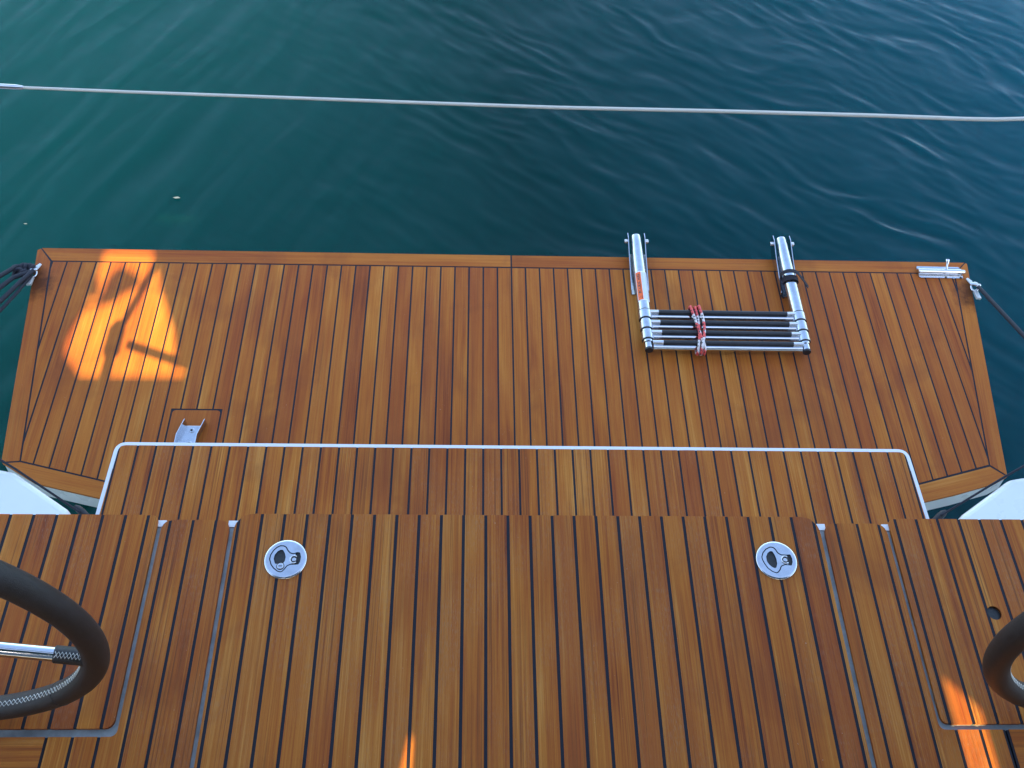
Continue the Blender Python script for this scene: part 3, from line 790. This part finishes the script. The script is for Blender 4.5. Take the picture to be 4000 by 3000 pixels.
# ------------------------------------------------------------------ steering wheels
def steering_wheel(cx, s, label):
    cy, cz, R, rt = .449, .368, .342, .0182
    r = root('steering_wheel', (cx, cy, cz-R), label, 'steering wheel', 'leather wrapped steering wheels')
    n = 160
    rim = MB().tube([(cx+R*math.cos(a), cy, cz+R*math.sin(a)) for a in [2*math.pi*k/n for k in range(n)]], rt, 28, closed=True)
    rm = under(r, rim.build('leather_rim', LEATHER))
    def sub(mb, name, mat, par=rm):
        o = mb.build(name, mat); o.parent = par; return o
    # joints of the leather panels
    for a in (math.radians(50), math.radians(-47), math.radians(130), math.radians(230)):
        ca = Vector((cx+R*math.cos(a), cy, cz+R*math.sin(a))); rd = Vector((math.cos(a), 0, math.sin(a)))
        pts = [ca+(rd*math.cos(t)+Vector((0, 1, 0))*math.sin(t))*(rt+.0001) for t in [2*math.pi*i/28 for i in range(28)]]
        sub(MB().tube(pts, .0006, 6, closed=True), 'leather_joint', LEATHER)
    # criss-cross stitching along the inside of the rim
    zz = MB(); m = 230
    for ph in (0, 1):
        pts = []
        for k in range(m+1):
            a = 2*math.pi*k/m; off = (.0040 if (k+ph) % 2 else -.0040); th = off/rt
            rd = Vector((math.cos(a), 0, math.sin(a)))
            c = Vector((cx, cy, cz))+rd*R
            nrm = (-rd)*math.cos(th+.10)+Vector((0, -1, 0))*math.sin(th+.10)
            pts.append(c+nrm*(rt+.0003))
        zz.tube(pts, .00050, 5)
    sub(zz, 'stitching', THREAD)
    hub = under(r, MB().tube([(cx, cy-.05, cz), (cx, cy-.035, cz), (cx, cy+.03, cz), (cx, cy+.05, cz)], [.014, .022, .022, .014], 32).build('hub', STEEL))
    base = 0 if s > 0 else math.pi
    for k in ((-17, 68, 180+86) if s > 0 else (48, 168, 288)):
        a = base+math.radians(k)*s
        rd = Vector((math.cos(a), 0, math.sin(a))); c0 = Vector((cx, cy, cz))
        sp = under(r, MB().tube([c0+rd*.035, c0+rd*(R-.005)], .0098, 20).build('spoke', STEEL))
        sub(MB().tube([c0+rd*(R-.052), c0+rd*(R-.0505), c0+rd*(R-.02), c0+rd*(R-.012)], [.0106, .0118, .0118, .0135], 20), 'spoke_wrap', LEATHER, sp)
        z2 = MB(); up_ = Vector((-rd.z, 0, rd.x))
        if up_.z < 0: up_ = -up_
        for ph in (0, 1):
            z2.tube([c0+rd*(R-.050+.0045*q)+(Vector((0, -1, 0))*.35+up_*.94).normalized()*.0124+Vector((0, 1, 0))*(.0042 if (q+ph) % 2 else -.0042) for q in range(9)], .0007, 5)
        sub(z2, 'wrap_stitching', THREAD, sp)
    # pedestal shaft forward of the wheel
    under(r, MB().tube([(cx, cy-.05, cz), (cx, cy-.30, cz)], .012, 20).build('shaft', STEEL))
    return r
steering_wheel(-.826, 1, 'black leather wheel with a steel spoke showing, at the left edge of the picture')
steering_wheel(1.072, -1, 'black leather wheel showing only a short bend of its rim, at the right edge')

# ------------------------------------------------------------------ bits afloat
for (px, py, sc_, lb) in ((692, 778, .013, 'small pale leaf floating on the dark water beyond the left corner'), (103, 880, .006, 'tiny pale speck floating near the left edge of the picture')):
    c = at(px, py, -.85); o = MB().prism([(c[0]-sc_, c[1]), (c[0]-sc_*.2, c[1]-sc_*.35), (c[0]+sc_, c[1]-.1*sc_), (c[0]+sc_*.3, c[1]+sc_*.35)], -.843, -.8415).build('floating_leaf', LEAFM)
    tag(o, lb, 'leaf')

# ------------------------------------------------------------------ sun blocker added out of view behind the camera; its cut-outs shape the sun patches
YH = -.85
def back(px, py, z):
    q = Vector((*W(px, py, z), z)); t = (YH-q.y)/SUN_D.y; q = q+SUN_D*t; return (q.x, q.z)
cr = lambda a, b: (a/2.212, 850+b/2.212)
lit = [(560, 1180), (570, 1080), (620, 980), (700, 850), (740, 770), (760, 690), (850, 680), (860, 560), (840, 520), (880, 400), (920, 266), (1315, 270), (1330, 400), (1370, 500), (1400, 660), (1500, 980), (1520, 1200), (1490, 1300), (1610, 1310), (1580, 1375), (690, 1375), (600, 1240)]
blob = [(930, 520), (1000, 450), (1070, 420), (1140, 470), (1230, 520), (1180, 600), (1060, 660), (990, 730), (900, 750), (800, 770), (700, 800), (690, 775), (760, 745), (850, 735), (850, 690), (900, 620)]
holes = [[back(*cr(*q), ZP) for q in lit],
         [back(x, y, 0) for x, y in ((1600, 2870), (1612, 2872), (1600, 3080), (1550, 3080))]]
def back_w(x, y):
    q = Vector((x, y, 0)); t = (YH-y)/SUN_D.y; q = q+SUN_D*t; return (q.x, q.z)
for k in range(6):          # slits added to shape the soft sun streak on the right
    xs_ = .795+.0083*k; holes.append([back_w(xs_, .508-.009*k), back_w(xs_+.0044, .506-.009*k), back_w(xs_+.0054, .30), back_w(xs_+.001, .30)])
sun_screen_root = root('sun_screen', (.1, YH, .1), 'grey canvas sprayhood with clear windows, forward of the cockpit', 'canopy')
mb = MB().prism([(-2.6, .05), (2.9, .05), (2.9, 2.25), (-2.6, 2.25)], -.003, .003, holes=holes)
mb.v = [(x, YH+z, y) for x, y, z in mb.v]; under(sun_screen_root, mb.build('stencil_panel', SCREEN_CLOTH))
mb = MB().prism([back(*cr(*q), ZP) for q in blob], -.004, .004); mb.v = [(x, YH+z, y) for x, y, z in mb.v]; under(sun_screen_root, mb.build('stencil_patch', SCREEN_CLOTH))  # added piece that shapes the dark blob inside the sun patch
arc = [(YH-.004, 2.24), (YH+.06, 2.31), (YH+.20, 2.36), (-.30, 2.38), (.02, 2.36)]
V = []; n = len(arc)
for x in (-2.6, 2.9):
    V += [(x, y, z) for y, z in arc]+[(x, y, z+.006) for y, z in arc]
Fs = []
for i in range(n-1): Fs += [(i, 2*n+i, 2*n+i+1, i+1), (n+i, n+i+1, 3*n+i+1, 3*n+i)]
Fs += [(0, n, 3*n, 2*n), (n-1, 3*n-1, 4*n-1, 2*n-1)]
under(sun_screen_root, MB().add(V, Fs).build('sun_screen_roof', SCREEN_CLOTH))  # added roof, keeps the sun off the water and lifeline
for xx in (-2.6, 2.9): under(sun_screen_root, MB().cyl((xx, YH, -.05), (xx, YH, 2.26), .0125).build('screen_post', STEEL))

for o in SC.objects:
    if o.name.startswith('cut'): print('left over', o.name)
